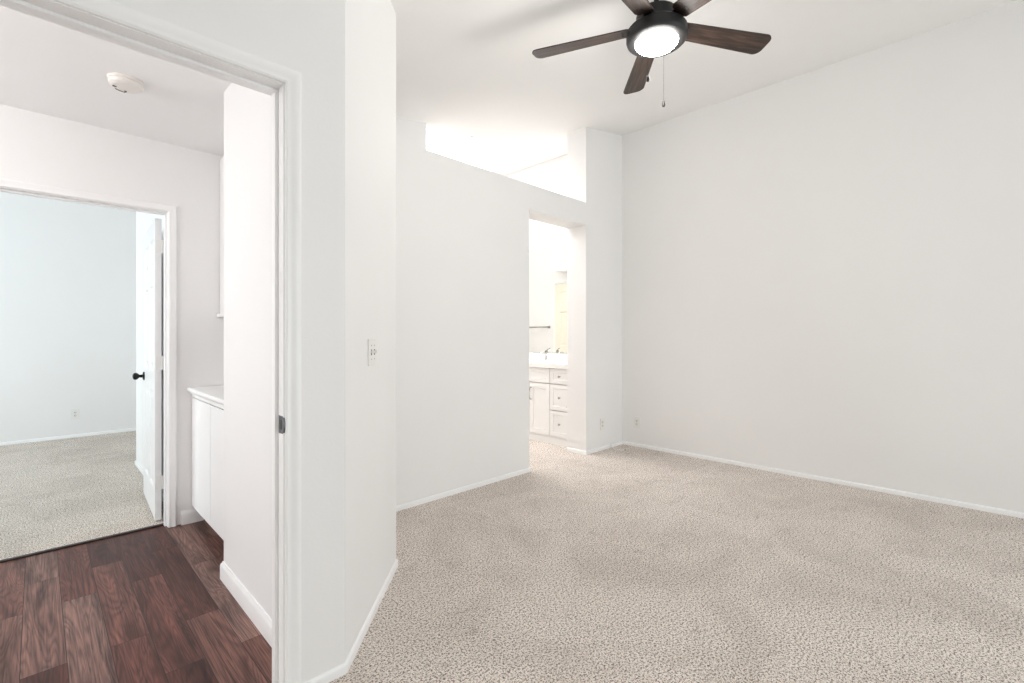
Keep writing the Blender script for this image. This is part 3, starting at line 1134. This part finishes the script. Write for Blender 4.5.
def blade_bm(ang, pitch):
    """blade outline along local +X, rounded tip, slightly wider at the tip"""
    bm = NB()
    r0, r1 = 0.135, 0.682
    h0, h1 = 0.052, 0.068
    out = []
    n = 8
    rc = 0.040
    out.append((r0, -h0 + 0.012))
    out.append((r0 + 0.012, -h0))
    for k in range(n + 1):
        a = -PI / 2 + (PI / 2) * k / n
        out.append((r1 - rc + rc * math.cos(a), -h1 + rc + rc * math.sin(a)))
    for k in range(n + 1):
        a = (PI / 2) * k / n
        out.append((r1 - rc + rc * math.cos(a), h1 - rc + rc * math.sin(a)))
    out.append((r0 + 0.012, h0))
    out.append((r0, h0 - 0.012))
    A = [bm.verts.new((x, y, -0.003)) for x, y in out]
    B = [bm.verts.new((x, y, 0.003)) for x, y in out]
    bm.faces.new(A[::-1])
    bm.faces.new(B)
    for i in range(len(out)):
        j = (i + 1) % len(out)
        bm.faces.new((A[i], A[j], B[j], B[i]))
    return bm


ANG0 = -31.0     # world heading of the first blade, degrees
PITCH = -12.0
for k in range(5):
    a = math.radians(ANG0 + 72 * k)
    o = obj('blade', blade_bm(0, 0), 'walnut', fan, world=False)
    o.rotation_euler = (math.radians(PITCH), 0, a)
    o.location = (0, 0, 0.015)
    bm = NB()
    add_prism(bm, [(0.070, -0.016), (0.125, -0.018), (0.165, -0.038), (0.195, -0.036), (0.200, -0.012), (0.200, 0.012), (0.195, 0.036), (0.165, 0.038), (0.125, 0.018), (0.070, 0.016)], 0.0035, 0.008)
    br_ = obj('blade_bracket', bm, 'black', o, world=False)
    for sy in (-0.024, 0.0, 0.024):
        bm = NB()
        add_lathe(bm, [(0, -0.0045), (0.0045, -0.0042), (0.005, -0.0031), (0, -0.003)], 12, (0.178, sy, 0))
        obj('screw', bm, 'black', o, world=False)


def pull_chain(x, y, z0, z1):
    bm = NB()
    n = int((z0 - z1) / 0.0045)
    add_tube(bm, [(x, y, z0), (x, y, z1)], 0.0007, 6)
    for i in range(0, n, 2):
        z = z0 - 0.0045 * i
        add_lathe(bm, [(0, 0.0013), (0.0013, 0), (0, -0.0013)], 6, (x, y, z), cap=False)
    ch = obj('pull_chain', bm, 'bronze', fan, world=False)
    bm = NB()
    add_lathe(bm, [(0, 0.012), (0.003, 0.011), (0.0065, 0.002), (0.0085, -0.010), (0.007, -0.019), (0, -0.022)], 16, (x, y, z1 - 0.010))
    obj('pull_knob', bm, 'bronze', ch, world=False, smooth=50)


# world offsets chosen on the rim of the light housing
pull_chain(0.146, 0.035, -0.055, -0.315)
pull_chain(-0.152, -0.035, -0.055, -0.315)

bulb('fan_lamp', (FX, FY, FZ - 0.22), 20, (1.0, 0.965, 0.92), 0.15)

# ------------------------------------------------------------------ unseen ceiling lamps added as fill in the hall and the bathroom
hl = thing('fill_ceiling_lamp', 'added unseen round white ceiling lamp filling the hall', 'ceiling lamp', (-1.1, 2.75, HALL_H))
bm = NB()
add_lathe(bm, [(0, 0), (0.15, 0), (0.155, -0.02), (0.15, -0.03), (0.14, -0.03)], 40)
obj('fill_lamp_base', bm, 'plastic', hl, world=False, smooth=35)
bm = NB()
add_lathe(bm, [(0.142, -0.03), (0.135, -0.06), (0.09, -0.085), (0, -0.095)], 40, cap=False)
obj('lamp_lens', bm, 'lens', hl, world=False, smooth=60)
bulb('fill_hall_lamp', (-1.1, 2.75, HALL_H - 0.24), 18, (1.0, 0.965, 0.95), 0.1)  # added fill, brightens the far hall wall and ceiling
bl = dup(hl, (3.75, 6.3, zc(3.75) - 0.004), 0, 'added unseen round white ceiling lamp filling the bathroom')
bl.rotation_euler = (0, -math.atan(SLOPE), 0)
bulb('fill_bath_lamp', (3.75, 6.3, zc(3.75) - 0.26), 9, (1.0, 0.985, 0.96), 0.1)  # added fill, brightens the mirrored wall and the vanity
